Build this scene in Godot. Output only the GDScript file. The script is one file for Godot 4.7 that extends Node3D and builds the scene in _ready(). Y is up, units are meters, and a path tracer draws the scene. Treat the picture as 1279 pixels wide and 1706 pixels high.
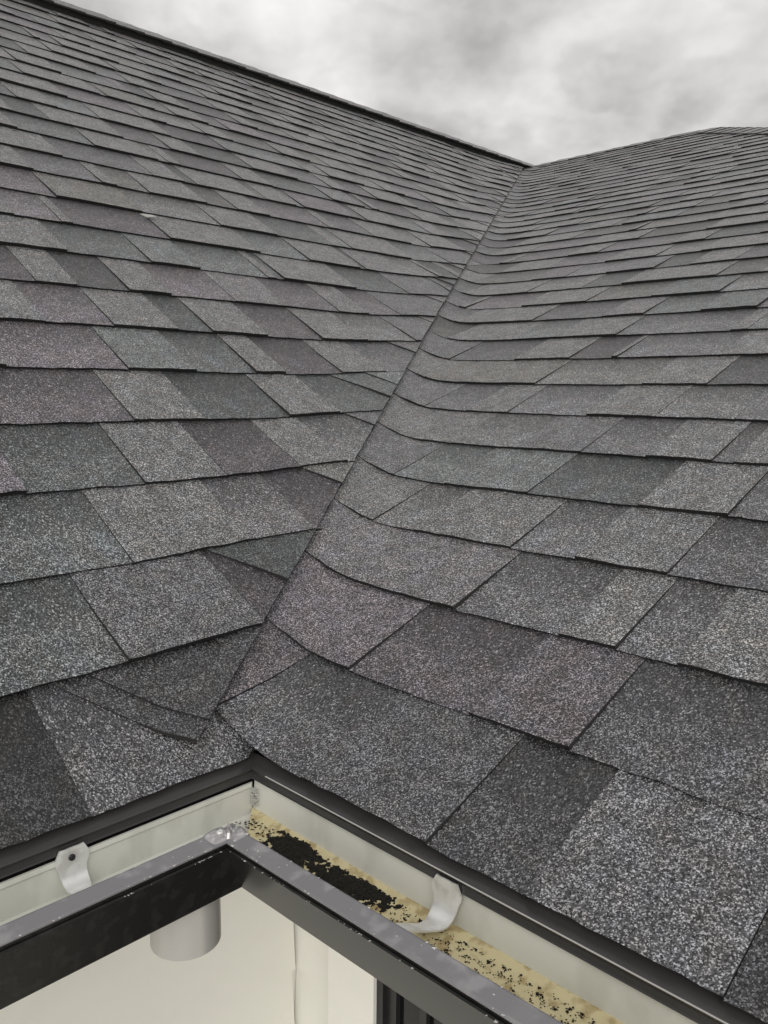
extends Node3D
# A shingled roof valley above a black metal gutter: steep slope (rises to -x), shallow slope (rises to -z), eaves corner at the origin.

const PITCH_STEEP := 0.565131
const PITCH_SHALLOW := 0.387963
const COURSE_STEEP := 0.1425
const COURSE_SHALLOW := 0.1386
const RIDGE_STEEP := 3.775      # slope lengths, eave to ridge
const RIDGE_SHALLOW := 5.345
const STRETCH := 0.43          # metres covered by one granule texture
const FAR_END := 3.0

var rng := RandomNumberGenerator.new()
var wob := FastNoiseLite.new()
var steep_up: Vector3
var steep_n: Vector3
var shallow_up: Vector3
var shallow_n: Vector3
var valley: Vector3
var into_shallow: Vector3
var into_steep: Vector3
var mat := {}
var eye: Vector3
var used := {}

# ---------------------------------------------------------------- naming helpers
func numbered(called: String) -> String:
	var n: int = used.get(called, 0)
	used[called] = n + 1
	return called if n == 0 else "%s_%03d" % [called, n]

func tag(o: Node, label: String, category: String, group := "", kind := "") -> void:
	if label: o.set_meta("label", label)
	if category: o.set_meta("category", category)
	if group: o.set_meta("group", group)
	if kind: o.set_meta("kind", kind)

func thing(called: String, label: String, category: String, at := Vector3.ZERO, group := "") -> Node3D:
	var o := Node3D.new()
	o.name = numbered(called)
	add_child(o)
	o.position = at
	tag(o, label, category, group)
	return o

func obj(called: String, mesh: Mesh, parent: Node, m: Material = null) -> MeshInstance3D:
	var o := MeshInstance3D.new()
	o.mesh = mesh
	o.name = numbered(called) if parent == self else called
	if m: o.material_override = m
	parent.add_child(o, true)
	return o

# ---------------------------------------------------------------- mesh helpers
func begin() -> SurfaceTool:
	var st := SurfaceTool.new()
	st.begin(Mesh.PRIMITIVE_TRIANGLES)
	return st

func tri(st: SurfaceTool, a: Vector3, b: Vector3, c: Vector3, n: Vector3) -> void:
	# wind so that the front (clockwise) side looks along n
	if (b - a).cross(c - a).dot(n) > 0.0:
		var t := b; b = c; c = t
	for p in [a, b, c]:
		st.set_normal(n); st.set_uv(Vector2(p.x + p.z * 0.37, p.y + p.z * 0.71)); st.add_vertex(p)

func quad(st: SurfaceTool, a: Vector3, b: Vector3, c: Vector3, d: Vector3, away := Vector3.ZERO) -> void:
	var n := (c - a).cross(d - b).normalized()
	if away != Vector3.ZERO and n.dot(away) < 0.0: n = -n
	tri(st, a, b, c, n); tri(st, a, c, d, n)

func box(st: SurfaceTool, lo: Vector3, hi: Vector3) -> void:
	var p := []
	for i in 8: p.append(Vector3(hi.x if i & 1 else lo.x, hi.y if i & 2 else lo.y, hi.z if i & 4 else lo.z))
	for f in [[0, 1, 3, 2, Vector3(0, 0, -1)], [4, 5, 7, 6, Vector3(0, 0, 1)], [0, 2, 6, 4, Vector3(-1, 0, 0)], [1, 3, 7, 5, Vector3(1, 0, 0)], [0, 1, 5, 4, Vector3(0, -1, 0)], [2, 3, 7, 6, Vector3(0, 1, 0)]]:
		quad(st, p[f[0]], p[f[1]], p[f[2]], p[f[3]], f[4])

func box_mesh(lo: Vector3, hi: Vector3) -> Mesh:
	var st := begin()
	box(st, lo, hi)
	return st.commit()

# a closed profile of Vector3(offset from the eave, height, where it is mitred) run along an eave
func run(profile: Array, steep: bool, far := FAR_END, rise := 0.0) -> Mesh:
	var st := begin()
	var c := Vector2.ZERO
	for p in profile: c += Vector2(p.x, p.y) / profile.size()
	var n := profile.size()
	var steps := 6
	for i in n:
		var a: Vector3 = profile[i]
		var b: Vector3 = profile[(i + 1) % n]
		var flat := Vector2(b.y - a.y, a.x - b.x)
		# profiles run anticlockwise in (offset, height)
		var out3 := Vector3(flat.x, flat.y, 0) if steep else Vector3(0, flat.y, flat.x)
		for k in steps:
			var q := []
			for e in [[a, k], [b, k], [b, k + 1], [a, k + 1]]:
				var p: Vector3 = e[0]
				var f: float = float(e[1]) / steps
				f = f * f
				var t: float = lerpf(p.z, far, f)
				var y: float = p.y + rise * clampf(t - 0.1, 0.0, 0.35)
				q.append(Vector3(p.x, y, t) if steep else Vector3(t, y, p.x))
			quad(st, q[0], q[1], q[2], q[3], out3.normalized())
	# far end cap as a fan
	for i in range(1, n - 1):
		var q := []
		for p in [profile[0], profile[i], profile[i + 1]]:
			var y: float = p.y + rise * 0.35
			q.append(Vector3(p.x, y, far) if steep else Vector3(far, y, p.x))
		tri(st, q[0], q[1], q[2], Vector3(0, 0, 1) if steep else Vector3(1, 0, 0))
	return st.commit()

# ---------------------------------------------------------------- roof surfaces
func on_steep(s: float, z: float, h: float) -> Vector3:
	return steep_up * s + Vector3(0, 0, z) + steep_n * h

# across the valley the shallow slope's shingles bend round and lie on the steep slope
func on_shallow(s: float, x: float, h: float) -> Array:
	var vs := valley.dot(shallow_up)
	var vx := valley.x
	var u := s * vs + x * vx
	var v := -s * vx + x * vs
	var q := sqrt(v * v + 0.0016)
	var t := into_shallow * ((v / q + 1.0) * 0.5) + into_steep * ((v / q - 1.0) * 0.5)
	var n := valley.cross(t).normalized()
	if n.y < 0.0: n = -n
	return [valley * u + into_shallow * ((q + v) * 0.5) + into_steep * ((q - v) * 0.5) + n * h, n]

func steep_v(s: float, z: float) -> float:   # distance from the valley on the steep slope
	return on_steep(s, z, 0.0).dot(into_steep)

func cut_v(s: float) -> float:
	return lerpf(0.055, 0.028, clampf((s - 1.0) / 2.7, 0.0, 1.0))

func clip(poly: Array, pl: Vector3) -> Array:
	# keeps the points (s, t) with pl.x * s + pl.y * t >= pl.z
	var out := []
	for i in poly.size():
		var a: Vector2 = poly[i]
		var b: Vector2 = poly[(i + 1) % poly.size()]
		var da := pl.x * a.x + pl.y * a.y - pl.z
		var db := pl.x * b.x + pl.y * b.y - pl.z
		if da >= 0.0: out.append(a)
		if (da >= 0.0) != (db >= 0.0): out.append(a.lerp(b, da / (da - db)))
	return out

# One shingle tab: the rectangle s0..s1, t0..t1 of a slope, hb thick at the butt, trimmed by half-planes.
# Adds its granule face to `top` and its cut edges to `edge`; returns the area that is left.
func tab(steep: bool, s0: float, e: float, t0: float, t1: float, hb: float, tone: Color, cuts: Array, top: SurfaceTool, edge: SurfaceTool, band: bool, level := 0.0, over := 1.14, thick := -1.0) -> float:
	var seed_x := rng.randf_range(0.0, 900.0)
	var uo := Vector2(rng.randf_range(0.0, maxf(STRETCH - (t1 - t0), 0.0)), rng.randf_range(0.0, STRETCH - e * over))
	var lift := rng.randf_range(-0.0009, 0.0014)
	var skew := rng.randf_range(-0.0012, 0.0012)
	var near_valley := false
	if not steep: near_valley = (-s0 * valley.x + t0 * valley.dot(shallow_up)) < 0.16
	var here: Vector3 = on_steep(s0, (t0 + t1) * 0.5, 0.0) if steep else on_shallow(s0, (t0 + t1) * 0.5, 0.0)[0]
	var close := here.distance_to(eye) < 1.9
	var nx := clampi(int(ceil((t1 - t0) / (0.014 if close else (0.022 if near_valley else 0.06)))), 2, 30)
	var ny := 2
	var len := e * over
	var place := func(s: float, t: float, drop: float) -> Array:
		var f: float = clampf((s - s0) / len, 0.0, 1.0)
		var w: float = wob.get_noise_2d(t * 90.0 + seed_x, seed_x)
		var h: float = (hb + lift + skew * (t - t0) / (t1 - t0) + w * 0.0010) * (1.0 - f) + 0.0006 + level
		var ss: float = s + (1.0 - f) * (wob.get_noise_2d(t * 260.0 + seed_x * 3.0, 40.0) * 0.0014 + wob.get_noise_2d(t * 2400.0 + seed_x * 5.0, 90.0) * 0.0014)
		if steep:
			var v := steep_v(s, t)
			h += 0.0130 * (1.0 - smoothstep(0.04, 0.24 if s0 > 0.05 else 0.11, v)) if s0 > 0.008 else 0.0
			return [on_steep(ss, t, h - drop), steep_n]
		# under the steep slope's trimmed edge the plies are pressed flat
		var across: float = -s * valley.x + t * valley.dot(shallow_up)
		h *= lerpf(0.3 if s0 > 0.05 else 0.75, 1.0, smoothstep(-0.055, -0.005, across))
		return on_shallow(ss, t, h - drop)
	var area := 0.0
	for i in nx:
		for j in ny:
			var ta := lerpf(t0, t1, float(i) / nx)
			var tb := lerpf(t0, t1, float(i + 1) / nx)
			var sa := s0 + len * j / ny
			var sb := s0 + len * (j + 1) / ny
			var poly := [Vector2(sa, ta), Vector2(sa, tb), Vector2(sb, tb), Vector2(sb, ta)]
			for c in cuts: poly = clip(poly, c)
			if poly.size() < 3: continue
			var pts := []
			for p in poly: pts.append(place.call(p.x, p.y, 0.0))
			var n := (pts[1][0] - pts[0][0] as Vector3).cross(pts[2][0] - pts[0][0]) as Vector3
			var flip := n.dot(pts[0][1]) > 0.0
			for k in range(1, poly.size() - 1):
				var order := [0, k + 1, k] if flip else [0, k, k + 1]
				area += absf((poly[k] - poly[0] as Vector2).cross(poly[k + 1] - poly[0])) * 0.5
				for m in order:
					var p: Vector2 = poly[m]
					top.set_normal(pts[m][1])
					top.set_color(tone)
					if band: top.set_uv(Vector2((p.y - t0 + uo.x) / STRETCH, 1.0 - clampf((p.x - s0) / e, 0.004, 0.996)))
					else: top.set_uv(Vector2((p.y - t0 + uo.x) / STRETCH, (p.x - s0 + uo.y) / STRETCH))
					top.add_vertex(pts[m][0])
	if area <= 0.0: return 0.0
	var wall := func(a: Vector2, b: Vector2, lean: float) -> void:
		var p: Array = place.call(a.x, a.y, 0.0)
		var q: Array = place.call(b.x, b.y, 0.0)
		var away: Vector3 = (q[0] - p[0] as Vector3).cross(p[1]).normalized()
		var deep: float = hb + 0.002 + level if thick < 0.0 else thick
		var pd: Array = place.call(a.x + lean, a.y, deep)
		var qd: Array = place.call(b.x + lean, b.y, deep)
		quad(edge, p[0], q[0], qd[0], pd[0], away)
	var inside := func(p: Vector2) -> bool:
		for c in cuts:
			if c.x * p.x + c.y * p.y < c.z - 0.0005: return false
		return true
	# the butt, undercut a little, then the two ends, then the trimmed edges
	for seg in [[Vector2(s0, t0), Vector2(s0, t1), nx, 0.0035], [Vector2(s0, t0), Vector2(s0 + len, t0), 3, 0.0], [Vector2(s0, t1), Vector2(s0 + len, t1), 3, 0.0]]:
		for i in seg[2]:
			var a: Vector2 = (seg[0] as Vector2).lerp(seg[1], float(i) / seg[2])
			var b: Vector2 = (seg[0] as Vector2).lerp(seg[1], float(i + 1) / seg[2])
			if inside.call(a) and inside.call(b): wall.call(a, b, seg[3])
			elif inside.call(a) or inside.call(b):
				for c in cuts:
					var da: float = c.x * a.x + c.y * a.y - c.z
					var db: float = c.x * b.x + c.y * b.y - c.z
					if (da < 0.0) != (db < 0.0):
						var m := a.lerp(b, da / (da - db))
						if da < 0.0: a = m
						else: b = m
				wall.call(a, b, seg[3])
	for c in cuts:
		var poly := [Vector2(s0, t0), Vector2(s0, t1), Vector2(s0 + len, t1), Vector2(s0 + len, t0)]
		for d in cuts: poly = clip(poly, d)
		for i in poly.size():
			var a: Vector2 = poly[i]
			var b: Vector2 = poly[(i + 1) % poly.size()]
			if absf(c.x * a.x + c.y * a.y - c.z) < 1e-4 and absf(c.x * b.x + c.y * b.y - c.z) < 1e-4 and a.distance_to(b) > 0.002:
				for k in 5: wall.call(a.lerp(b, k / 5.0), a.lerp(b, (k + 1) / 5.0), 0.0)
	return area

const HUES := {"n": Color(0.993, 0.995, 1.012), "p": Color(1.022, 0.983, 1.016), "g": Color(0.972, 1.0, 1.004), "w": Color(1.02, 1.01, 0.985)}

# near courses as they lie on the roof: colour, tone, 1 = upper ply or 0 = lower ply, then where the tab ends (metres along the eave)
const STEEP_ROWS := {
	0: ["n",0.58,0, 0.166, "n",0.90,0],
	1: ["g",0.92,0, 0.066, "n",0.92,1, -0.100, "p",0.75,0],
	2: ["g",0.95,0, -0.009, "p",1.05,1, -0.181, "p",1.00,0, -0.282, "p",0.80,0],
	3: ["p",0.95,1, 0.060, "g",0.90,0, -0.096, "n",1.00,1, -0.224, "p",0.82,0, -0.358, "w",1.25,1, -0.453, "n",1.00,0],
	4: ["p",0.90,0, -0.150, "p",1.20,1, -0.269, "g",0.80,0, -0.438, "g",1.25,1, -0.551, "g",0.88,0],
	5: ["p",0.98,0, -0.209, "g",1.00,1, -0.335, "g",0.90,0, -0.460, "n",1.10,1, -0.528, "p",0.78,0, -0.670, "w",1.30,1, -0.790, "n",0.95,0],
	6: ["n",1.00,1, -0.131, "p",0.95,0, -0.250, "g",1.08,1, -0.375, "g",0.82,0, -0.450, "w",1.22,1, -0.580, "p",0.85,0, -0.724, "w",1.15,1, -0.855, "n",1.00,0, -1.011, "n",0.95,1],
	7: ["p",0.80,0, -0.171, "g",1.20,1, -0.246, "n",0.75,0, -0.348, "n",1.15,1, -0.437, "p",0.95,0, -0.590, "p",1.00,1, -0.731, "p",0.90,0, -0.883, "p",1.00,1, -0.979, "p",0.90,0, -1.087, "n",0.92,1],
}
const SHALLOW_ROWS := {
	0: ["p",0.86,1, -0.063, "n",0.86,0, 0.075, "n",0.84,1, 0.228, "n",0.76,0, 0.320, "n",0.95,1, 0.462, "n",0.70,0],
	1: ["p",0.95,1, 0.002, "p",0.86,0, 0.167, "p",0.88,1, 0.275, "n",0.84,0],
	2: ["p",1.00,1, 0.041, "n",0.95,0, 0.180, "n",1.02,1, 0.244, "n",0.95,0, 0.307, "n",1.10,1],
	3: ["w",1.08,1, -0.223, "n",1.08,0, -0.139, "n",1.08,1, 0.024, "n",0.97,0, 0.117, "n",1.00,1, 0.232, "n",0.88,0],
	4: ["n",0.95,1, -0.303, "g",1.00,0, -0.195, "g",1.00,1, -0.041, "g",0.82,0, 0.128, "n",1.20,1, 0.242, "n",0.90,0],
	5: ["g",1.08,1, -0.290, "n",1.00,0, -0.159, "n",0.95,1, -0.036, "n",0.95,0, 0.069, "n",1.00,1, 0.165, "n",0.85,0, 0.193, "n",1.12,1],
	6: ["n",0.95,1, -0.468, "n",0.95,0, -0.361, "n",1.00,1, -0.267, "n",0.98,0, -0.105, "n",1.05,1, 0.016, "n",1.00,0, 0.140, "n",0.95,1],
	7: ["w",1.20,1, -0.585, "w",0.98,1, -0.297, "w",1.00,0, -0.075, "n",1.18,1, 0.040, "n",0.75,0],
	8: ["n",0.92,1, -0.623, "n",0.85,0, -0.440, "n",1.18,1, -0.305, "p",0.75,0, -0.209, "n",1.20,1, -0.197, "n",0.95,0, 0.003, "n",1.00,1],
}

func dyed(hue: String, tone: float) -> Color:
	return (HUES[hue] * (1.0 + (tone - 1.0) * (1.5 if tone > 1.0 else 1.1)) as Color).srgb_to_linear()

func any_tab(ply: int) -> Array:
	var hue: String = ["n", "n", "p", "g", "p", "g", "w"][rng.randi() % 7]
	var tone := rng.randf_range(0.92, 1.18) if ply == 1 else rng.randf_range(0.76, 1.04)
	if ply == 1 and rng.randf() < 0.28: tone = rng.randf_range(1.18, 1.34)
	return [hue, tone, ply]

# tabs of one course as [t_low, t_high, hue, tone, ply], t from lo to hi
func course(rows: Dictionary, k: int, lo: float, hi: float, falling: bool) -> Array:
	var out := []
	var a := lo     # random tabs fill a..b below the listed ones and c..hi above them
	var b := hi
	var c := hi
	if rows.has(k):
		var r: Array = rows[k].duplicate()
		var cells := []
		var bounds := []
		var i := 0
		while i < r.size():
			cells.append([r[i], r[i + 1], r[i + 2]])
			if i + 3 < r.size(): bounds.append(r[i + 3])
			i += 4
		if falling:
			cells.reverse(); bounds.reverse()
		b = bounds[0] - (0.42 if falling else 0.5)
		c = bounds[-1] + (0.19 if falling else 0.2)
		for j in cells.size():
			var p: float = b if j == 0 else bounds[j - 1]
			var q: float = c if j == cells.size() - 1 else bounds[j]
			out.append([p, q] + cells[j])
	var ply := rng.randi() % 2
	var t := a
	if b > a:
		t = b
		while t > a:
			var w := rng.randf_range(0.08, 0.26) if rng.randf() < 0.85 else rng.randf_range(0.02, 0.05)
			out.append([maxf(t - w, a), t] + any_tab(ply))
			t -= w
			ply = 1 - ply
	t = c
	while t < hi:
		var w := rng.randf_range(0.08, 0.26) if rng.randf() < 0.85 else rng.randf_range(0.02, 0.05)
		out.append([t, minf(t + w, hi)] + any_tab(ply))
		t += w
		ply = 1 - ply
	return out

func shingle_mesh(steep: bool, s0: float, e: float, c: Array, cuts: Array, level := 0.0, hb := -1.0, over := 1.14) -> Dictionary:
	var top := begin()
	var edge := begin()
	var ply: int = c[4]
	var band := ply == 0
	var tone := dyed(c[2], c[3])
	if hb < 0.0: hb = (0.0078 if steep else 0.0062) if ply == 1 else (0.0050 if steep else 0.0040)
	var gap := 0.0003
	var area := tab(steep, s0, e, c[0] + gap, c[1] - gap, hb, tone, cuts, top, edge, band, level, over)
	if area <= 0.0: return {}
	var mid_t: float = (c[0] + c[1]) * 0.5
	var p: Vector3 = on_steep(s0 + e * 0.5, mid_t, 0) if steep else on_shallow(s0 + e * 0.5, mid_t, 0)[0]
	var n := steep_n if steep else shallow_n
	var to := eye - p
	var seen := area * maxf(n.dot(to.normalized()), 0.02) / to.length_squared()
	var local := cam.global_transform.affine_inverse() * p
	var k := tan(deg_to_rad(cam.fov * 0.5)) * -local.z
	if local.z > -0.05 or absf(local.y) > k * 1.12 or absf(local.x) > k * 0.75 * 1.15: seen = 0.0
	return {"top": top, "edge": edge, "band": band, "seen": seen}

# puts the 300 that show largest under `parent` one by one, the rest as joined parts
func lay(parent: Node3D, tabs: Array) -> void:
	tabs.sort_custom(func(a, b): return a.seen > b.seen)
	var rest := {}
	for i in tabs.size():
		var d: Dictionary = tabs[i]
		if i < 300 and d.seen > 0.0:
			var mesh: ArrayMesh = d.top.commit()
			d.edge.commit(mesh)
			mesh.surface_set_material(0, mat.band if d.band else mat.granules)
			mesh.surface_set_material(1, mat.bitumen)
			obj("shingle", mesh, parent)
		else:
			for key in ["band" if d.band else "granules", "bitumen"]:
				if not rest.has(key): rest[key] = begin()
				var src: SurfaceTool = d.edge if key == "bitumen" else d.top
				rest[key].append_from(src.commit(), 0, Transform3D.IDENTITY)
	var whole := ArrayMesh.new()
	for key in rest:
		rest[key].commit(whole)
		whole.surface_set_material(whole.get_surface_count() - 1, mat[key])
	var o := obj("distant_shingles", whole, parent)
	o.set_meta("kind", "stuff")

var cam: Camera3D

# ---------------------------------------------------------------- textures
func granule_images() -> void:
	var w := 1024
	var cell := FastNoiseLite.new()
	cell.noise_type = FastNoiseLite.TYPE_CELLULAR
	cell.cellular_return_type = FastNoiseLite.RETURN_CELL_VALUE
	cell.cellular_jitter = 1.0
	cell.fractal_type = FastNoiseLite.FRACTAL_NONE
	cell.frequency = 0.31
	cell.seed = 11
	var fine := cell.duplicate() as FastNoiseLite
	fine.frequency = 0.5
	fine.seed = 5
	var soft := FastNoiseLite.new()
	soft.noise_type = FastNoiseLite.TYPE_SIMPLEX_SMOOTH
	soft.frequency = 0.009
	soft.fractal_octaves = 4
	soft.seed = 3
	var a := cell.get_image(w, w, false, false, false).get_data()
	var b := fine.get_image(w, w, false, false, false).get_data()
	var c := soft.get_image(w, w, false, false, true).get_data()
	var ramp := PackedFloat32Array()
	for i in 256:
		var v := i / 255.0
		ramp.append(0.010 + 0.15 * pow(v, 1.45) + 0.47 * pow(smoothstep(0.74, 1.0, v), 1.5))
	for banded in [false, true]:
		var h := 312 if banded else w
		var out := PackedByteArray()
		out.resize(w * h * 3)
		var bump := PackedByteArray()
		bump.resize(w * h)
		for y in h:
			# lower plies are made with a strip of darker granules along the top, ragged where it ends
			var f := y / float(h)
			for x in w:
				var i := y * w + x
				var pick: int = a[i] if b[i] < 170 else b[i]
				var g: float = ramp[pick]
				var tint: float = (c[i] - 128) / 255.0
				if banded:
					var ragged: float = 0.30 + tint * 0.45 + (b[i] - 128) / 255.0 * 0.5
					if f < ragged: g = 0.022 + (g - 0.022) * 0.4
				g *= 1.0 + tint * 0.55
				var warm: float = (c[(i + w * 300 + 500) % c.size()] - 128) / 255.0
				var l := pow(g, 1.0 / 2.2) * 255.0
				var o := i * 3
				out[o] = clampi(int(l * (1.0 + warm * 0.045)), 0, 255)
				out[o + 1] = clampi(int(l * (1.0 - absf(warm) * 0.01)), 0, 255)
				out[o + 2] = clampi(int(l * (1.0 - warm * 0.05)), 0, 255)
				bump[i] = pick
		var img := Image.create_from_data(w, h, false, Image.FORMAT_RGB8, out)
		var nm := Image.create_from_data(w, h, false, Image.FORMAT_L8, bump)
		nm.convert(Image.FORMAT_RGBA8)
		nm.bump_map_to_normal_map(2.2)
		var m := StandardMaterial3D.new()
		m.albedo_texture = ImageTexture.create_from_image(img)
		m.albedo_color = Color(1, 1, 1)
		m.vertex_color_use_as_albedo = true
		m.normal_enabled = true
		m.normal_texture = ImageTexture.create_from_image(nm)
		m.normal_scale = 0.45
		m.roughness = 0.42
		m.metallic_specular = 0.5
		mat["band" if banded else "granules"] = m
		if not banded: mat.image = img

# colour blotched by noise: base and stain are linear
func blotch(base: Color, stain: Color, amount: float, freq: float, seed: int, rough: float, streak := 1.0, size := 512, metres := 0.5) -> StandardMaterial3D:
	var n := FastNoiseLite.new()
	n.seed = seed
	n.frequency = freq
	n.fractal_octaves = 5
	var g := FastNoiseLite.new()
	g.seed = seed + 7
	g.frequency = 0.4
	var img := Image.create(size, size, false, Image.FORMAT_RGB8)
	for y in size:
		for x in size:
			var v := n.get_noise_2d(x, y * streak)
			var k := clampf(smoothstep(0.02, 0.45, v) * amount + g.get_noise_2d(x, y) * 0.05, 0.0, 1.0)
			img.set_pixel(x, y, base.lerp(stain, k).linear_to_srgb())
	var m := StandardMaterial3D.new()
	m.albedo_texture = ImageTexture.create_from_image(img)
	m.uv1_triplanar = true
	m.uv1_world_triplanar = true
	m.uv1_scale = Vector3.ONE / metres
	m.roughness = rough
	return m

func plain(c: Color, rough: float, metal := 0.0) -> StandardMaterial3D:
	var m := StandardMaterial3D.new()
	m.albedo_color = c.linear_to_srgb()
	m.roughness = rough
	m.metallic = metal
	return m

func sky_panorama() -> ImageTexture:
	var n := FastNoiseLite.new()
	n.seed = 21
	n.frequency = 1.15
	n.fractal_octaves = 7
	n.fractal_gain = 0.54
	var m := FastNoiseLite.new()
	m.seed = 8
	m.frequency = 0.9
	m.fractal_octaves = 6
	var w := 2560
	var h := 1280
	var img := Image.create(w, h, false, Image.FORMAT_RGBF)
	for y in h:
		var el := (0.5 - (y + 0.5) / h) * PI
		for x in w:
			var az := ((x + 0.5) / w - 0.5) * TAU
			var d := Vector3(sin(az) * cos(el), sin(el), -cos(az) * cos(el))
			if d.y < -0.02:
				img.set_pixel(x, y, Color(0.5, 0.49, 0.48))
				continue
			# cloud sheet: looked up on a layer overhead so that it draws out towards the horizon
			var p := d / (maxf(d.y, 0.0) + 0.32)
			var v0 := n.get_noise_3dv(p * 1.7 + Vector3(5, 3, 9))
			var v := n.get_noise_3dv(p) + 0.5 * m.get_noise_3dv(p * 3.1 + Vector3(v0, 0, v0) * 0.8)
			var l := 0.475 + v * 0.54
			l = lerpf(l, 0.76, pow(1.0 - clampf(d.y, 0.0, 1.0), 9.0))
			l = clampf(l, 0.36, 0.92)
			if d.y < 0.0: l = 0.5
			img.set_pixel(x, y, Color(l * 1.012, l * 0.988, l * 0.98))
	return ImageTexture.create_from_image(img)

# ---------------------------------------------------------------- scene
func _ready() -> void:
	rng.seed = 77
	wob.seed = 4
	wob.frequency = 0.08
	wob.fractal_octaves = 2
	cam = Camera3D.new()
	cam.name = "camera"
	add_child(cam)
	cam.transform = Transform3D(Basis(Vector3.UP, 0.775076) * Basis(Vector3.RIGHT, -0.145693) * Basis(Vector3.BACK, 0.008933), Vector3(0.62615, 0.35659, 0.4582))
	cam.fov = rad_to_deg(2.0 * atan(853.0 / 1377.9))
	cam.near = 0.02
	cam.far = 2000.0
	eye = cam.position
	var we := WorldEnvironment.new()
	we.name = "world_environment"
	var env := Environment.new()
	env.background_mode = Environment.BG_SKY
	var sky := Sky.new()
	var sm := PanoramaSkyMaterial.new()
	sm.panorama = sky_panorama()
	sky.sky_material = sm
	env.sky = sky
	env.tonemap_mode = Environment.TONE_MAPPER_LINEAR
	env.tonemap_exposure = 1.23
	env.sdfgi_enabled = true
	env.ssao_enabled = true
	env.ssil_enabled = true
	we.environment = env
	add_child(we)
	var sun := DirectionalLight3D.new()
	sun.name = "overcast_sun"
	sun.light_energy = 0.5
	sun.light_angular_distance = 60.0
	sun.light_color = Color(1.0, 0.99, 0.97)
	sun.shadow_enabled = true
	add_child(sun)
	sun.look_at_from_position(Vector3(4, 3.1, 4.6), Vector3.ZERO)

	steep_up = Vector3(-cos(PITCH_STEEP), sin(PITCH_STEEP), 0)
	steep_n = Vector3(sin(PITCH_STEEP), cos(PITCH_STEEP), 0)
	shallow_up = Vector3(0, sin(PITCH_SHALLOW), -cos(PITCH_SHALLOW))
	shallow_n = Vector3(0, cos(PITCH_SHALLOW), sin(PITCH_SHALLOW))
	valley = steep_n.cross(shallow_n).normalized()
	if valley.y < 0.0: valley = -valley
	into_steep = steep_n.cross(valley).normalized()
	if into_steep.z < 0.0: into_steep = -into_steep
	into_shallow = shallow_n.cross(valley).normalized()
	if into_shallow.x < 0.0: into_shallow = -into_shallow

	granule_images()
	mat.bitumen = plain(Color(0.02, 0.019, 0.019), 0.95)
	mat.cap = mat.granules.duplicate()
	mat.cap.vertex_color_use_as_albedo = false
	mat.cap.uv1_triplanar = true
	mat.cap.uv1_world_triplanar = true
	mat.cap.uv1_scale = Vector3.ONE / STRETCH
	mat.black = plain(Color(0.012, 0.012, 0.012), 0.55)
	mat.deck = plain(Color(0.06, 0.045, 0.03), 0.9)
	build_ground()
	build_house()
	build_steep()
	build_shallow()
	build_gutters()
	build_small_things()

func build_ground() -> void:
	var st := begin()
	quad(st, Vector3(-300, -2.75, -300), Vector3(300, -2.75, -300), Vector3(300, -2.75, 300), Vector3(-300, -2.75, 300), Vector3.UP)
	var o := obj("ground", st.commit(), self, blotch(Color(0.5, 0.48, 0.44), Color(0.38, 0.36, 0.33), 0.8, 0.02, 31, 0.9, 1.0, 256, 3.0))
	o.set_meta("kind", "structure")

# ---------------------------------------------------------------- slopes
func deck(parent: Node3D, corners: Array, n: Vector3) -> void:
	var st := begin()
	var low := []
	for p in corners: low.append(p - n * 0.018)
	for i in range(1, corners.size() - 1):
		tri(st, corners[0], corners[i], corners[i + 1], n)
		tri(st, low[0], low[i], low[i + 1], -n)
	var c := Vector3.ZERO
	for p in corners: c += p / corners.size()
	for i in corners.size():
		var j := (i + 1) % corners.size()
		quad(st, corners[i], corners[j], low[j], low[i], (corners[i] + corners[j]) * 0.5 - c)
	obj("roof_deck", st.commit(), parent, mat.deck)

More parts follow.
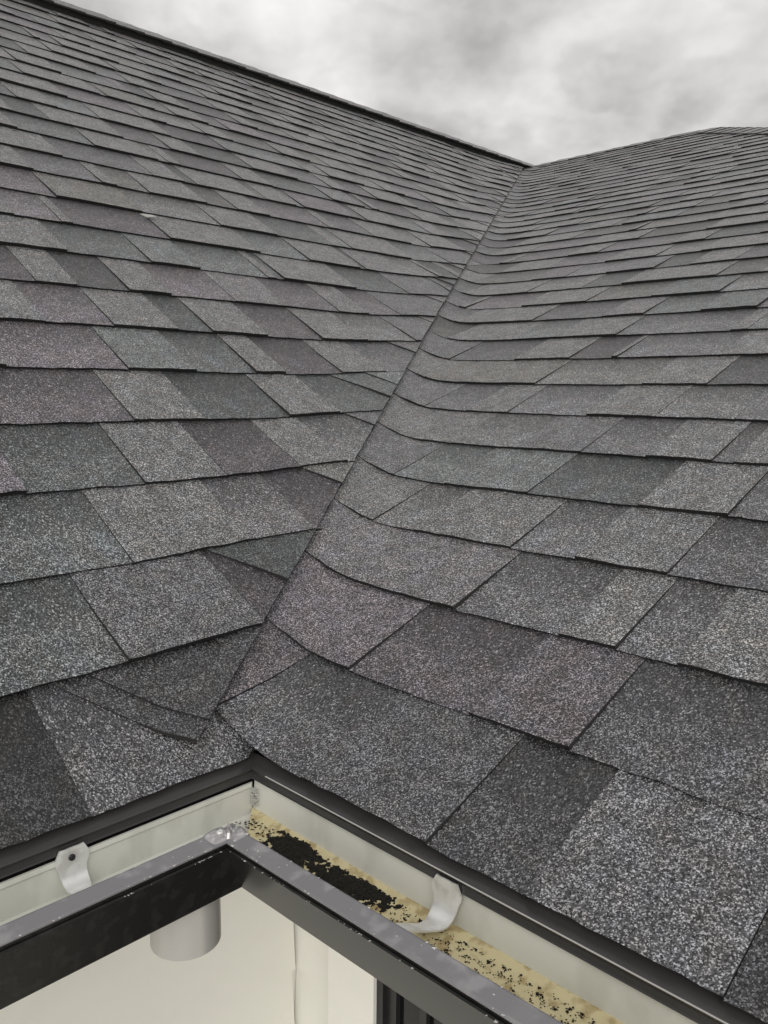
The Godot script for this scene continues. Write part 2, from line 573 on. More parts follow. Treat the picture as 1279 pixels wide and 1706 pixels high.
# bent cap shingles overlapping along a ridge or hip from a to b; n1, n2 are the slopes on each side
func caps(parent: Node3D, a: Vector3, b: Vector3, n1: Vector3, n2: Vector3, lift: float, half := 0.125) -> void:
	var along := (b - a).normalized()
	var d1 := along.cross(n1).normalized()
	if d1.y > 0.0: d1 = -d1
	var d2 := along.cross(n2).normalized()
	if d2.y > 0.0: d2 = -d2
	var up := (n1 + n2).normalized()
	var count := int((b - a).length() / 0.143)
	for i in count:
		var st := begin()
		var edge := begin()
		var p0 := a + along * (i * 0.143 - 0.002)
		var p1 := p0 + along * 0.19
		var h0 := lift + 0.008 + rng.randf_range(-0.001, 0.0015)
		var h1 := lift + 0.003
		var tone: Color = dyed(["n", "g", "p", "w"][rng.randi() % 4], rng.randf_range(0.88, 1.12))
		var ring0 := []
		var ring1 := []
		for k in [-1.0, -0.5, -0.12, 0.12, 0.5, 1.0]:
			var d: Vector3 = d1 * -k if k < 0.0 else d2 * k
			var n: Vector3 = up if absf(k) < 0.2 else (n1 if k < 0.0 else n2)
			ring0.append(p0 + d * half + n * h0)
			ring1.append(p1 + d * half + n * h1)
		for k in 5:
			var n := (ring0[k + 1] - ring0[k] as Vector3).cross(along).normalized()
			if n.dot(up) < 0.0: n = -n
			var uv0 := rng.randf()
			for t in [[ring0[k], ring0[k + 1], ring1[k + 1]], [ring0[k], ring1[k + 1], ring1[k]]]:
				if (t[1] - t[0] as Vector3).cross(t[2] - t[0]).dot(n) > 0.0: t.reverse()
				for p in t:
					st.set_normal(n); st.set_color(tone)
					st.set_uv(Vector2((p - p0 as Vector3).dot(along) / STRETCH + uv0, (p - p0 as Vector3).length() / STRETCH))
					st.add_vertex(p)
			quad(edge, ring0[k], ring0[k + 1], ring0[k + 1] - up * 0.006, ring0[k] - up * 0.006, -along)
		for r in [0, 5]:
			quad(edge, ring0[r], ring1[r], ring1[r] - up * 0.007, ring0[r] - up * 0.007, d1 if r == 0 else d2)
		var mesh: ArrayMesh = st.commit()
		edge.commit(mesh)
		mesh.surface_set_material(0, mat.granules)
		mesh.surface_set_material(1, mat.bitumen)
		obj("ridge_cap", mesh, parent)

func build_steep() -> void:
	var roof := thing("roof_slope", "steep grey shingle slope trimmed along the valley, black vent strip under its ridge", "roof")
	var top_z := -RIDGE_STEEP * valley.z / valley.dot(steep_up) * -1.0
	deck(roof, [on_steep(0.012, 0.0, -0.004), on_steep(RIDGE_STEEP, top_z, -0.004), on_steep(RIDGE_STEEP, FAR_END, -0.004), on_steep(0.012, FAR_END, -0.004)], steep_n)
	var tabs := []
	var vs := into_steep.dot(steep_up)
	var vz := into_steep.z
	for k in 27:
		var s0 := k * COURSE_STEEP + rng.randf_range(-0.001, 0.001)
		if k == 0: s0 = 0.0
		if s0 > RIDGE_STEEP - 0.05: continue
		var v0: float = 0.004 if k == 0 else cut_v(s0)
		var zcut := (v0 - (s0 + 0.17) * vs) / vz - 0.02
		var cuts := [Vector3(vs, vz, v0), Vector3(-1, 0, -RIDGE_STEEP)]
		for c in course(STEEP_ROWS, k, zcut, FAR_END, true):
			var d := shingle_mesh(true, s0, COURSE_STEEP, c, cuts, 0.0, (0.004 if c[0] < 0.1 else 0.0032) if k == 0 else -1.0)
			if not d.is_empty(): tabs.append(d)
	lay(roof, tabs)
	# end pieces laid square to the valley, each under the next course up
	var ends := [[0, 0.0034, "n", 0.72], [0, -0.0245, "n", 0.72], [1, 0.26, "g", 0.75], [2, 0.546, "w", 1.0], [3, 0.793, "n", 0.95], [4, 0.938, "g", 0.9], [4, 1.013, "g", 1.0], [5, 1.247, "n", 0.95], [6, 1.52, "p", 1.0], [7, 1.735, "p", 1.0]]
	for k in range(8, 26):
		var at := ((k + 1) * COURSE_STEEP - cut_v(k * COURSE_STEEP) * vs) / valley.dot(steep_up)
		ends.append([k, at - rng.randf_range(0.02, 0.09), ["n", "p", "g", "w"][rng.randi() % 4], rng.randf_range(0.8, 1.1)])
	var us := valley.dot(steep_up)
	var uz := valley.z
	for q in ends.size():
		var e: Array = ends[q]
		var s0: float = e[0] * COURSE_STEEP
		var v0 := cut_v(s0)
		var top := begin()
		var edge := begin()
		var lo: float = s0 + 0.012
		var z_tip: float = (v0 - lo * vs) / vz
		var lvl: float = [0.0040, 0.0015][q] if q < 2 else 0.0020
		var butt := 0.0045 if q < 2 else 0.0078
		if q == 6: lvl = 0.0042
		var area := tab(true, lo, COURSE_STEEP - 0.01, (v0 - (s0 + 0.16) * vs) / vz, z_tip + 0.16, butt, dyed(e[2], e[3]), [Vector3(vs, vz, v0 - 0.001), Vector3(us, uz, e[1])], top, edge, false, lvl, 1.03, 0.0042 if q < 2 else -1.0)
		if area <= 0.0: continue
		var mesh: ArrayMesh = top.commit()
		edge.commit(mesh)
		mesh.surface_set_material(0, mat.granules)
		mesh.surface_set_material(1, mat.bitumen)
		obj("valley_piece", mesh, roof)
	# ridge vent and caps
	var r0 := on_steep(RIDGE_STEEP, top_z + 0.05, 0.0)
	var r1 := on_steep(RIDGE_STEEP, FAR_END, 0.0)
	var st := begin()
	var back_n := Vector3(-steep_n.x, steep_n.y, 0)
	var f := steep_up
	var g := Vector3(f.x, -f.y, 0)
	for side in [[-f, steep_n], [g, back_n]]:
		var d: Vector3 = side[0]
		var n: Vector3 = side[1]
		quad(st, r0 + d * 0.115, r1 + d * 0.115, r1 + d * 0.11 + n * 0.034, r0 + d * 0.11 + n * 0.034, d)
		quad(st, r0 + d * 0.11 + n * 0.034, r1 + d * 0.11 + n * 0.034, r1 + n * 0.034, r0 + n * 0.034, n)
		quad(st, r0, r0 + d * 0.115, r0 + d * 0.11 + n * 0.034, r0 + n * 0.034, Vector3(0, 0, -1))
	obj("ridge_vent", st.commit(), roof, mat.black)
	caps(roof, r0 + Vector3(0, 0, -0.08), r1, steep_n, back_n, 0.034, 0.13)
	# the far side of this roof, out of sight behind the ridge
	st = begin()
	var far_x := r0.x * 2.0
	quad(st, r0, r1, Vector3(far_x, 0, r1.z), Vector3(far_x, 0, top_z - 3.0), back_n)
	obj("back_slope", st.commit(), roof, mat.cap)

func build_shallow() -> void:
	var roof := thing("roof_slope", "shallow grey shingle slope whose courses curl up into the valley, ending at a hip", "roof")
	var vs := valley.dot(shallow_up)
	var top_x := RIDGE_SHALLOW * valley.x / vs
	var hip_x := -1.79
	var hip_grow := (2.86 - hip_x) / RIDGE_SHALLOW       # how far the hip moves out per metre down the slope
	var on := func(s, x): return shallow_up * s + Vector3(x, 0, 0) - shallow_n * 0.004
	deck(roof, [on.call(0.012, 0.0), on.call(0.012, FAR_END - 0.2), on.call(RIDGE_SHALLOW, hip_x), on.call(RIDGE_SHALLOW, top_x)], shallow_n)
	var tabs := []
	for k in 39:
		var s0 := k * COURSE_SHALLOW + rng.randf_range(-0.001, 0.001)
		if k == 0: s0 = 0.0
		if s0 > RIDGE_SHALLOW - 0.04: continue
		# start well under the steep slope's trimmed edge
		var x_lo := (-0.115 + (s0 + 0.06) * valley.x) / vs
		var x_hi := hip_x + (RIDGE_SHALLOW - s0) * hip_grow
		var cuts := [Vector3(-1, 0, -RIDGE_SHALLOW), Vector3(-hip_grow, -1, -(hip_x + RIDGE_SHALLOW * hip_grow))]
		if k == 0: cuts.append(Vector3(-valley.x, vs, -0.062))
		for c in course(SHALLOW_ROWS, k, x_lo, x_hi, false):
			if c[1] <= x_lo: continue
			c[0] = maxf(c[0], x_lo)
			var d := shingle_mesh(false, s0, COURSE_SHALLOW, c, cuts, 0.0, (0.0044 if c[4] == 1 else 0.0030) if k == 0 else -1.0)
			if not d.is_empty(): tabs.append(d)
	lay(roof, tabs)
	var r0 := shallow_up * RIDGE_SHALLOW + Vector3(top_x, 0, 0)
	var r1 := shallow_up * RIDGE_SHALLOW + Vector3(hip_x, 0, 0)
	var back_n := Vector3(0, shallow_n.y, -shallow_n.z)
	var foot := Vector3(hip_x + RIDGE_SHALLOW * hip_grow, 0, 0)
	var back_foot := Vector3(foot.x, 0, r1.z * 2.0)
	var end_n := (foot - r1).cross(back_foot - r1).normalized()
	if end_n.y < 0.0: end_n = -end_n
	caps(roof, r0, r1, shallow_n, back_n, 0.004)
	caps(roof, foot, r1, shallow_n, end_n, 0.004)
	var st := begin()
	quad(st, r0, r1, back_foot, Vector3(r0.x * 2.0, 0, r1.z * 2.0), back_n)
	obj("back_slope", st.commit(), roof, mat.cap)
	st = begin()
	tri(st, r1, foot, back_foot, end_n)
	obj("hip_end", st.commit(), roof, mat.cap)

# ---------------------------------------------------------------- gutters
func build_gutters() -> void:
	var cream := Color(0.68, 0.685, 0.625)
	mat.inner = blotch(cream, Color(0.5, 0.495, 0.44), 0.45, 0.014, 51, 0.42, 0.5)
	mat.floor_white = blotch(Color(0.68, 0.60, 0.36), Color(0.36, 0.26, 0.11), 0.8, 0.05, 52, 0.5)
	mat.face = blotch(Color(0.012, 0.012, 0.0115), Color(0.03, 0.03, 0.028), 0.5, 0.05, 53, 0.24)
	mat.face.metallic_specular = 0.36
	mat.rim = blotch(Color(0.19, 0.185, 0.195), Color(0.32, 0.31, 0.32), 0.8, 0.03, 54, 0.36)
	mat.drip = blotch(Color(0.042, 0.04, 0.04), Color(0.065, 0.061, 0.058), 0.5, 0.008, 55, 0.28)
	mat.metal = blotch(Color(0.86, 0.86, 0.84), Color(0.5, 0.49, 0.46), 0.6, 0.03, 56, 0.36)
	mat.metal.metallic = 0.45
	for steep in [true, false]:
		var rise := 0.0 if steep else 0.022
		var g := thing("gutter", "black gutter with pale lining below the steep slope, round outlet beneath it" if steep else "black gutter with yellowed lining and dark moss below the shallow slope", "gutter", Vector3.ZERO, "")
		var ft: float = -0.0225 if steep else -0.015
		var low := 0.090 if steep else 0.079
		var fl := -0.0565 if steep else -0.0515
		var mate := 0.079 if steep else 0.090
		var bk := 0.0 if steep else -0.0032
		obj("back_wall", run([Vector3(0.0025 + bk, fl, 0.0025), Vector3(0.004 + bk * 0.3, fl, 0.004), Vector3(0.0036 + bk, ft - 0.006, 0.0036), Vector3(0.0052 + bk, ft - 0.004, 0.0052), Vector3(0.0048 + bk, ft, 0.0048), Vector3(0.0025 + bk, ft, 0.0025)], steep, FAR_END, 0.0), g, mat.inner)
		obj("floor", run([Vector3(0.0025, fl - 0.0017, 0.0025), Vector3(low, fl - 0.0017, mate), Vector3(low, fl, mate), Vector3(0.012, fl, 0.012), Vector3(0.0042, fl + 0.0023, 0.0042), Vector3(0.0025, fl + 0.0023, 0.0025)], steep, FAR_END, rise * 0.3), g, mat.inner if steep else mat.floor_white)
		obj("front_face", run([Vector3(low - 0.002, -0.0595, mate - 0.002), Vector3(low - 0.0004, -0.0605, mate - 0.0004), Vector3(low + 0.0006, -0.0595, mate + 0.0006), Vector3(0.1, -0.0135, 0.1), Vector3(0.0988, -0.0125, 0.0988), Vector3(0.0965, -0.0128, 0.0965)], steep, FAR_END, rise), g, mat.face)
		obj("inner_lining", run([Vector3(low - 0.0035, fl, mate - 0.0035), Vector3(low - 0.0024, fl, mate - 0.0024), Vector3(0.0962, -0.013, 0.0962), Vector3(0.0948, -0.013, 0.0948)], steep, FAR_END, rise), g, mat.inner)
		obj("bead", run([Vector3(0.0955, -0.0128, 0.0955), Vector3(0.0978, -0.0126, 0.0978), Vector3(0.0984, -0.0098, 0.0984), Vector3(0.0972, -0.0086, 0.0972), Vector3(0.0955, -0.0086, 0.0955)], steep, FAR_END, rise), g, mat.face)
		obj("rim", run([Vector3(0.086, -0.0066, 0.086), Vector3(0.0985, -0.0088, 0.0985), Vector3(0.1, -0.008, 0.1), Vector3(0.1004, -0.0066, 0.1004), Vector3(0.0992, -0.0054, 0.0992), Vector3(0.0865, -0.0028, 0.0865), Vector3(0.085, -0.0032, 0.085), Vector3(0.0846, -0.0056, 0.0846)], steep, FAR_END, rise), g, mat.rim)
		if steep:
			var pipe := lathe([Vector2(0.0295, -0.0585), Vector2(0.0295, -0.107), Vector2(0.028, -0.1075), Vector2(0.0275, -0.107), Vector2(0.0275, -0.0585)], 40)
			var o := obj("outlet", pipe, g, plain(Color(0.5, 0.49, 0.47), 0.35, 0.3))
			o.position = Vector3(0.056, 0, 0.113)
	# drip edge under each slope's first course
	for steep in [true, false]:
		var roof := get_node("roof_slope" if steep else "roof_slope_001")
		var fall := tan(PITCH_STEEP if steep else PITCH_SHALLOW)
		var y := func(o: float) -> float: return -0.0028 - fall * o
		var pr := [[-0.008, y.call(-0.008)], [-0.008, y.call(-0.008) - 0.0012], [0.0046, y.call(0.0046) - 0.0014], [0.0038, -0.0090], [0.0012, -0.0128], [0.0020, -0.0178], [0.0030, -0.0190], [0.0041, -0.0186], [0.0034, -0.0172], [0.0025, -0.0128], [0.0050, -0.0092], [0.0064, y.call(0.0064) - 0.0016], [0.0070, y.call(0.0070) - 0.0007], [0.0062, y.call(0.0062)]]
		var loop := []
		for p in pr: loop.append(Vector3(p[0], p[1], p[0]))
		var drip := obj("drip_edge", run(loop, steep, FAR_END - 0.2), roof, mat.drip)
		if not steep:
			var at: float = y.call(0.0070)
			obj("hem", run([Vector3(0.0066, at - 0.0013, 0.03), Vector3(0.0074, at - 0.0012, 0.03), Vector3(0.0076, at - 0.0006, 0.03), Vector3(0.0070, at - 0.0001, 0.03), Vector3(0.0066, at - 0.0003, 0.03)], false, FAR_END - 0.2), drip, plain(Color(0.42, 0.41, 0.4), 0.35))

func lathe(profile: Array, n: int) -> Mesh:
	var st := begin()
	st.set_smooth_group(0)
	for i in n:
		var a0 := TAU * i / n
		var a1 := TAU * (i + 1) / n
		for k in profile.size() - 1:
			var p: Vector2 = profile[k]
			var q: Vector2 = profile[k + 1]
			var dir := (q - p)
			for t in [[[p, a0], [q, a0], [q, a1]], [[p, a0], [q, a1], [p, a1]]]:
				for v in t:
					var r: Vector2 = v[0]
					var n2 := Vector3(cos(v[1]) * -dir.y, dir.x, sin(v[1]) * -dir.y).normalized()
					st.set_normal(n2)
					st.set_uv(Vector2(v[1], r.y))
					st.add_vertex(Vector3(cos(v[1]) * r.x, r.y, sin(v[1]) * r.x))
	return st.commit()

# strap hanger: path in (across the gutter, height), half widths along the gutter
func hanger() -> Mesh:
	var path := [[0.0060, -0.0125, 0.0095], [0.0062, -0.0165, 0.0115], [0.0063, -0.0205, 0.0135], [0.0066, -0.0255, 0.0130], [0.0066, -0.0300, 0.0110], [0.0078, -0.0350, 0.0102], [0.0112, -0.0395, 0.0098], [0.0160, -0.0424, 0.0092], [0.0215, -0.0428, 0.0074], [0.03, -0.0402, 0.0058], [0.086, -0.0125, 0.0052]]
	var st := begin()
	var cols := [-1.0, -0.55, -0.2, 0.2, 0.55, 1.0]
	var rows := []
	var sunk := []
	for i in path.size():
		var p: Array = path[i]
		var a: Array = path[maxi(i - 1, 0)]
		var b: Array = path[mini(i + 1, path.size() - 1)]
		var d := Vector2(b[0] - a[0], b[1] - a[1]).normalized()
		var n := Vector3(-d.y, d.x, 0)
		var row := []
		var under := []
		for c in cols:
			var crown: float = (1.0 - c * c) * 0.0013
			if absf(c) < 0.3: crown -= 0.0007
			var at := Vector3(p[0], p[1], c * p[2] * 1.08) + n * crown
			row.append([at, n])
			under.append([at - n * 0.0014, -n])
		rows.append(row)
		sunk.append(under)
	for i in path.size() - 1:
		for c in cols.size() - 1:
			for sheet in [rows, sunk]:
				for t in [[[i, c], [i + 1, c], [i + 1, c + 1]], [[i, c], [i + 1, c + 1], [i, c + 1]]]:
					var up: Vector3 = sheet[i][c][1]
					var q := []
					for v in t: q.append(sheet[v[0]][v[1]])
					if (q[1][0] - q[0][0] as Vector3).cross(q[2][0] - q[0][0]).dot(up) > 0.0: q.reverse()
					for v in q:
						st.set_normal(v[1]); st.set_uv(Vector2(v[0].x, v[0].z)); st.add_vertex(v[0])
		for c in [0, cols.size() - 1]:
			quad(st, rows[i][c][0], rows[i + 1][c][0], sunk[i + 1][c][0], sunk[i][c][0], Vector3(0, 0, -1 if c == 0 else 1))
	for c in cols.size() - 1:
		quad(st, rows[0][c][0], rows[0][c + 1][0], sunk[0][c + 1][0], sunk[0][c][0], Vector3.UP)
	return st.commit()

# a small pillow of sheet metal, half sizes along x and z, rounded over at its edges
func puffed(hx: float, hz: float, h: float) -> Mesh:
	var st := begin()
	var n := 8
	var at := func(i: int, j: int) -> Vector3:
		var u := -1.0 + 2.0 * i / n
		var v := -1.0 + 2.0 * j / n
		var x := u * sqrt(1.0 - v * v * 0.22)
		var z := v * sqrt(1.0 - u * u * 0.22)
		var k := sqrt(maxf(0.0, (1.0 - pow(absf(u), 4.0)) * (1.0 - pow(absf(v), 4.0))))
		return Vector3(x * hx, h * k + wob.get_noise_2d(x * 14.0, z * 14.0 + hx * 9000.0) * h * 0.5 * k, z * hz)
	for i in n:
		for j in n:
			quad(st, at.call(i, j), at.call(i + 1, j), at.call(i + 1, j + 1), at.call(i, j + 1), Vector3.UP)
	return st.commit()

# a rough little lump: a squashed, dented octahedron
func lump(st: SurfaceTool, at: Vector3, r: float, flat: float) -> void:
	var dirs := [Vector3.RIGHT, Vector3.BACK, Vector3.LEFT, Vector3.FORWARD]
	var turn := rng.randf() * TAU
	var ring := []
	for d in dirs:
		var q: Vector3 = (d as Vector3).rotated(Vector3.UP, turn + rng.randf_range(-0.4, 0.4)) * r * rng.randf_range(0.55, 1.35)
		q.y = rng.randf_range(0.0, 0.35) * r * flat
		ring.append(at + q)
	var peak := at + Vector3(rng.randf_range(-0.4, 0.4) * r, r * flat * rng.randf_range(0.7, 1.2), rng.randf_range(-0.4, 0.4) * r)
	var base := at - Vector3(0, 0.0004, 0)
	for i in 4:
		var a: Vector3 = ring[i]
		var b: Vector3 = ring[(i + 1) % 4]
		var n := (b - a).cross(peak - a).normalized()
		if n.y < 0.0: n = -n
		tri(st, a, b, peak, n)
		tri(st, a, b, base, -n)

func build_small_things() -> void:
	var st := begin()
	mat.chip = plain(Color(0.62, 0.6, 0.58), 0.5)
	var floor_y := -0.0513
	# hangers
	var shape := hanger()
	var h := thing("gutter_bracket", "pale metal strap bracket in the gutter below the steep slope", "bracket", Vector3(0, -0.002, 0.186), "gutter hanger brackets")
	obj("strap", shape, h, mat.metal)
	var screw := lathe([Vector2(0.0, -0.0012), Vector2(0.0022, -0.0010), Vector2(0.0028, 0.0), Vector2(0.0028, 0.0008)], 12)
	var s := obj("screw", screw, h, mat.black)
	s.position = Vector3(0.0082, -0.0205, 0.001)
	s.rotation = Vector3(0, 0, PI / 2)
	var h2 := thing("gutter_bracket", "pale metal strap bracket crossing the yellowed gutter floor beside the moss", "bracket", Vector3(0.2535, 0.0005, 0.0), "gutter hanger brackets")
	h2.rotation.y = -PI / 2
	obj("strap", shape, h2, mat.metal)
	# corner plate over the mitre with its rivet
	var c := thing("corner_clip", "small silvery clip riveted over the mitred corner of the gutter rims", "clip", Vector3(0.0925, -0.0038, 0.0925))
	mat.clip = blotch(Color(0.42, 0.41, 0.41), Color(0.7, 0.69, 0.68), 0.9, 0.09, 57, 0.3)
	mat.clip.metallic = 0.6
	var plate := obj("plate", puffed(0.0085, 0.0105, 0.0016), c, mat.clip)
	plate.position = Vector3(-0.0015, 0.0, 0.0095)
	plate.rotation = Vector3(0, 0.1, -0.17)
	var fold := obj("fold", puffed(0.0042, 0.0105, 0.0042), c, mat.clip)
	fold.position = Vector3(-0.001, -0.001, -0.001)
	fold.rotation.y = PI / 4
	var tongue := obj("tongue", puffed(0.0095, 0.0075, 0.0018), c, mat.clip)
	tongue.position = Vector3(0.007, 0.0, -0.003)
	tongue.rotation = Vector3(0.2, -0.15, 0)
	var rivet := obj("rivet", lathe([Vector2(0.0009, 0.0004), Vector2(0.0010, 0.0013), Vector2(0.0018, 0.0016), Vector2(0.0026, 0.0010), Vector2(0.0029, 0.0)], 16), c, mat.metal)
	rivet.position = Vector3(-0.003, 0.0010, 0.0065)
	rivet.rotation.z = -0.17
	# bare metal where the paint has chipped along the rims
	for steep in [true, false]:
		st = begin()
		for i in 300:
			var t := 0.105 + pow(rng.randf(), 1.6) * 0.75
			if wob.get_noise_2d(t * 700.0, 3.0 if steep else 60.0) < -0.05: continue
			var edge_at: Array = [[0.0998, -0.0062], [0.1, -0.0130], [0.0860, -0.0030], [lerpf(0.087, 0.099, rng.randf()), -0.0040]][[0, 0, 0, 1, 1, 2, 3][rng.randi() % 7]]
			var off: float = edge_at[0] + rng.randf_range(-0.0006, 0.0004)
			var y: float = edge_at[1] + (0.0 if steep else 0.022 * clampf(t - 0.1, 0.0, 0.35))
			if edge_at[1] == -0.0040: y = lerpf(-0.0029, -0.0053, (edge_at[0] - 0.0865) / 0.0127) + (0.0 if steep else 0.022 * clampf(t - 0.1, 0.0, 0.35)) - 0.0001
			lump(st, Vector3(off, y, t) if steep else Vector3(t, y, off), rng.randf_range(0.0003, 0.0011) * (1.8 if rng.randf() < 0.1 else 1.0), 0.25)
		var o := obj("paint_chips", st.commit(), get_node("gutter" if steep else "gutter_001"), mat.chip)
		o.set_meta("kind", "stuff")
	# sealant smeared up the inside corner
	st = begin()
	for i in 90:
		var f := rng.randf()
		var at := Vector3(0.0055 + absf(rng.randfn(0, 0.004)), lerpf(-0.045, -0.026, f), 0.0052)
		lump(st, at, rng.randf_range(0.0008, 0.0026), 0.2)
	tag(obj("sealant", st.commit(), self, plain(Color(0.6, 0.6, 0.56), 0.4)), "pale sealant smeared up the inside corner of the gutter", "sealant")
	# moss clumps
	var labels := ["dark moss clump in the gutter next to the mitred corner", "longer dark moss clump in the gutter between the corner clump and the bracket"]
	var moss := blotch(Color(0.007, 0.007, 0.006), Color(0.035, 0.032, 0.016), 0.8, 0.2, 61, 1.0, 1.0, 128, 0.1)
	for k in 2:
		st = begin()
		for i in 14000:
			var x := rng.randf_range(0.05, 0.122) if k == 0 else rng.randf_range(0.118, 0.214)
			var z := rng.randf_range(0.0062, 0.045)
			var d: float
			if k == 0: d = 1.0 - Vector2((x - 0.090) / 0.030, (z - 0.0215) / 0.0155).length()
			else: d = 1.0 - Vector2((x - 0.165) / 0.043, (z - (0.0215 - (x - 0.165) * 0.16)) / 0.0135).length()
			d += wob.get_noise_2d(x * 1300.0 + 70.0, z * 1300.0) * 0.75 + wob.get_noise_2d(x * 4000.0, z * 4000.0) * 0.45
			if d < 0.03: continue
			lump(st, Vector3(x, floor_y + minf(d, 0.5) * 0.0032 * rng.randf(), z), rng.randf_range(0.0006, 0.0019), 0.6)
		var o := obj("moss_clump", st.commit(), self, moss)
		tag(o, labels[k], "moss", "moss clumps in the gutter")
	# loose grit over the floor
	st = begin()
	for i in 420:
		var x := 0.012 + absf(rng.randfn(0.0, 0.03))
		var z := rng.randf_range(0.007, 0.06)
		if wob.get_noise_2d(x * 2200.0 + 11.0, z * 2200.0) < 0.02: continue
		lump(st, Vector3(x, floor_y, z), rng.randf_range(0.0004, 0.0016), 0.5)
	for i in 13000:
		var x := rng.randf_range(0.06, 1.2)
		if rng.randf() < 0.6: x = rng.randf_range(0.06, 0.5)
		var z := rng.randf_range(0.008, 0.074)
		if wob.get_noise_2d(x * 1500.0, z * 1500.0) < 0.06 + (0.1 if x < 0.2 else 0.0): continue
		lump(st, Vector3(x, floor_y + 0.0066 * clampf(x - 0.1, 0.0, 0.35), z), rng.randf_range(0.0003, 0.0009) * (1.9 if rng.randf() < 0.12 else 1.0), 0.7)
	tag(obj("grit", st.commit(), self, moss), "dark grit and moss crumbs scattered along the gutter floor", "grit", "", "stuff")
	# chip on the roof
	st = begin()
	var p0 := on_steep(1.393, -0.584, 0.006)
	var corners := [Vector3(0, 0.004, 0.02), Vector3(-0.006, 0.007, -0.014), Vector3(0.002, 0.003, -0.022), Vector3(0.009, -0.003, 0.006)]
	var n := steep_n
	for e in [0.0, 0.0016]:
		quad(st, p0 + corners[0] + n * e, p0 + corners[1] + n * e, p0 + corners[2] + n * e, p0 + corners[3] + n * e, n if e > 0.0 else -n)
	for i in 4:
		quad(st, p0 + corners[i], p0 + corners[(i + 1) % 4], p0 + corners[(i + 1) % 4] + n * 0.0016, p0 + corners[i] + n * 0.0016, corners[i])
	tag(obj("pale_chip", st.commit(), self, plain(Color(0.4, 0.4, 0.38), 0.7)), "small pale chip caught under a butt edge of the steep slope", "chip")

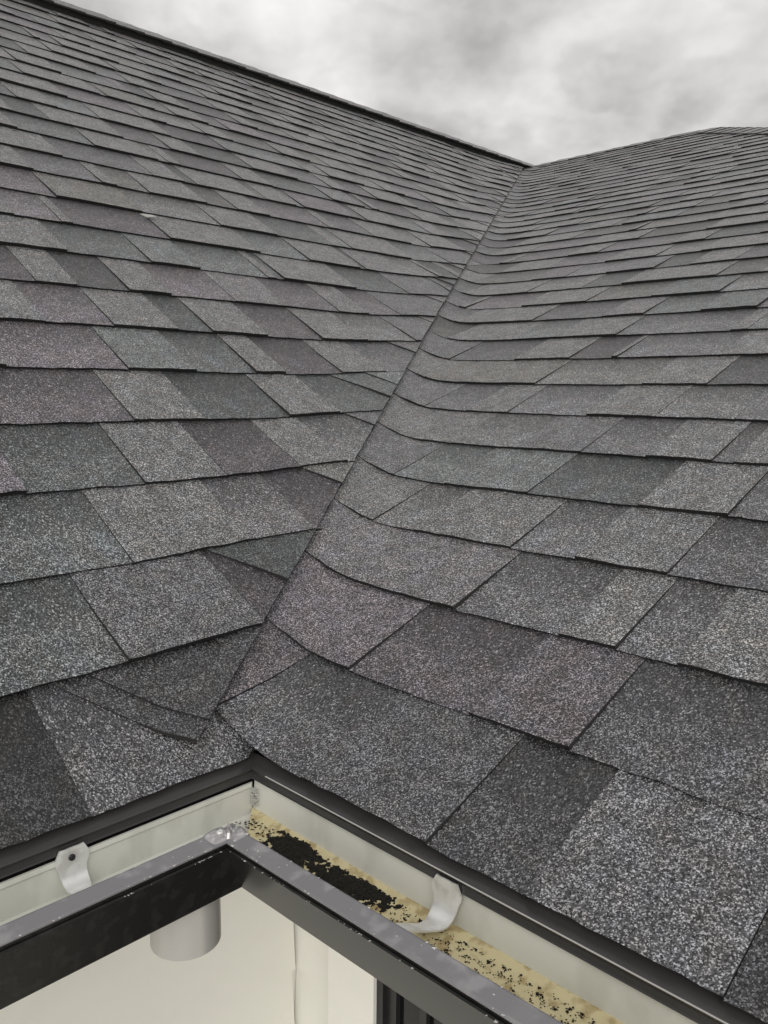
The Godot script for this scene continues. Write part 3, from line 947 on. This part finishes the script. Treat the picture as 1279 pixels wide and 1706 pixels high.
# ---------------------------------------------------------------- house below the eaves
func build_house() -> void:
	var house := thing("house", "cream weatherboard walls under the eaves with a dark-framed window", "house", Vector3(-0.3, -2.75, -0.3))
	var off := -house.position
	mat.paint = blotch(Color(0.85, 0.84, 0.78), Color(0.83, 0.82, 0.76), 0.6, 0.006, 71, 0.6)
	mat.trim = blotch(Color(0.88, 0.87, 0.81), Color(0.86, 0.85, 0.79), 0.6, 0.006, 72, 0.5)
	mat.frame = plain(Color(0.02, 0.02, 0.021), 0.35)
	var glass := plain(Color(0.006, 0.006, 0.007), 0.04)
	# steep side wall: plane x = -0.3
	var wall := obj("wall", box_mesh(Vector3(-0.45, -2.75, -0.45) + off, Vector3(-0.318, -0.066, FAR_END) + off), house, mat.paint)
	var y := -0.0865
	while y > -2.7:
		wall.add_child(board(true, y - 0.155, y + 0.02, off, -0.3, FAR_END), true)
		y -= 0.1555
	var wall2 := obj("wall", box_mesh(Vector3(-0.318, -2.75, -0.45) + off, Vector3(FAR_END - 0.2, -0.066, -0.318) + off), house, mat.paint)
	y = -0.0865
	while y > -2.7:
		wall2.add_child(board(false, y - 0.155, y + 0.02, off, -0.316, -0.2), true)
		wall2.add_child(board(false, y - 0.155, y + 0.02, off, 0.9, FAR_END - 0.2), true)
		y -= 0.1555
	var soffit := begin()
	box(soffit, Vector3(-0.6, -0.066, -0.021) + off, Vector3(-0.021, -0.06, FAR_END) + off)
	obj("soffit", soffit.commit(), house, mat.trim)
	obj("soffit", box_mesh(Vector3(-0.6, -0.066, -0.6) + off, Vector3(FAR_END - 0.2, -0.06, -0.022) + off), house, mat.trim)
	obj("fascia_board", box_mesh(Vector3(-0.02, -0.066, 0.0) + off, Vector3(-0.006, -0.0045, FAR_END) + off), house, mat.black)
	obj("fascia_board", box_mesh(Vector3(-0.02, -0.066, -0.02) + off, Vector3(FAR_END - 0.2, -0.0045, -0.006) + off), house, mat.black)
	# window in the shallow side wall
	var win := obj("window", box_mesh(Vector3(-0.105, -2.0, -0.305) + off, Vector3(0.9, -0.12, -0.302) + off), house, mat.frame)
	var cas := obj("casing", box_mesh(Vector3(-0.199, -2.1, -0.302) + off, Vector3(-0.105, -0.1, -0.276) + off), win, mat.trim)
	cas.set_meta("label", "cream casing board beside the dark window")
	obj("frame", box_mesh(Vector3(-0.105, -2.0, -0.302) + off, Vector3(-0.093, -0.12, -0.282) + off), win, mat.frame)
	for x in [[-0.093, -0.075], [-0.032, -0.02], [0.88, 0.9]]:
		obj("frame", box_mesh(Vector3(x[0], -2.0, -0.302) + off, Vector3(x[1], -0.12, -0.29) + off), win, mat.frame)
	obj("pane", box_mesh(Vector3(-0.075, -1.95, -0.3015) + off, Vector3(-0.032, -0.15, -0.298) + off), win, glass)
	obj("pane", box_mesh(Vector3(-0.02, -1.95, -0.3015) + off, Vector3(0.88, -0.15, -0.298) + off), win, glass)

# one weatherboard: leans out at its lower edge
func board(steep: bool, lo: float, hi: float, off: Vector3, a: float, b: float) -> MeshInstance3D:
	var st := begin()
	var c := [Vector2(-0.314, hi), Vector2(-0.304, lo), Vector2(-0.318, lo), Vector2(-0.318, hi)]
	if hi > -0.067:
		c[0].y = -0.0665; c[3].y = -0.0665
	var p := func(q: Vector2, t: float) -> Vector3: return (Vector3(q.x, q.y, t) if steep else Vector3(t, q.y, q.x)) + off
	var outs := [Vector2(1, 0.1), Vector2(0, -1), Vector2(-1, 0), Vector2(0, 1)]
	for i in 4:
		var o: Vector2 = outs[i]
		quad(st, p.call(c[i], a), p.call(c[(i + 1) % 4], a), p.call(c[(i + 1) % 4], b), p.call(c[i], b), Vector3(o.x, o.y, 0) if steep else Vector3(0, o.y, o.x))
	for t in [a, b]:
		quad(st, p.call(c[0], t), p.call(c[1], t), p.call(c[2], t), p.call(c[3], t), (Vector3(0, 0, 1) if steep else Vector3(1, 0, 0)) * (1.0 if t == b else -1.0))
	var o := MeshInstance3D.new()
	o.name = "weatherboard"
	o.mesh = st.commit()
	o.material_override = mat.paint
	return o
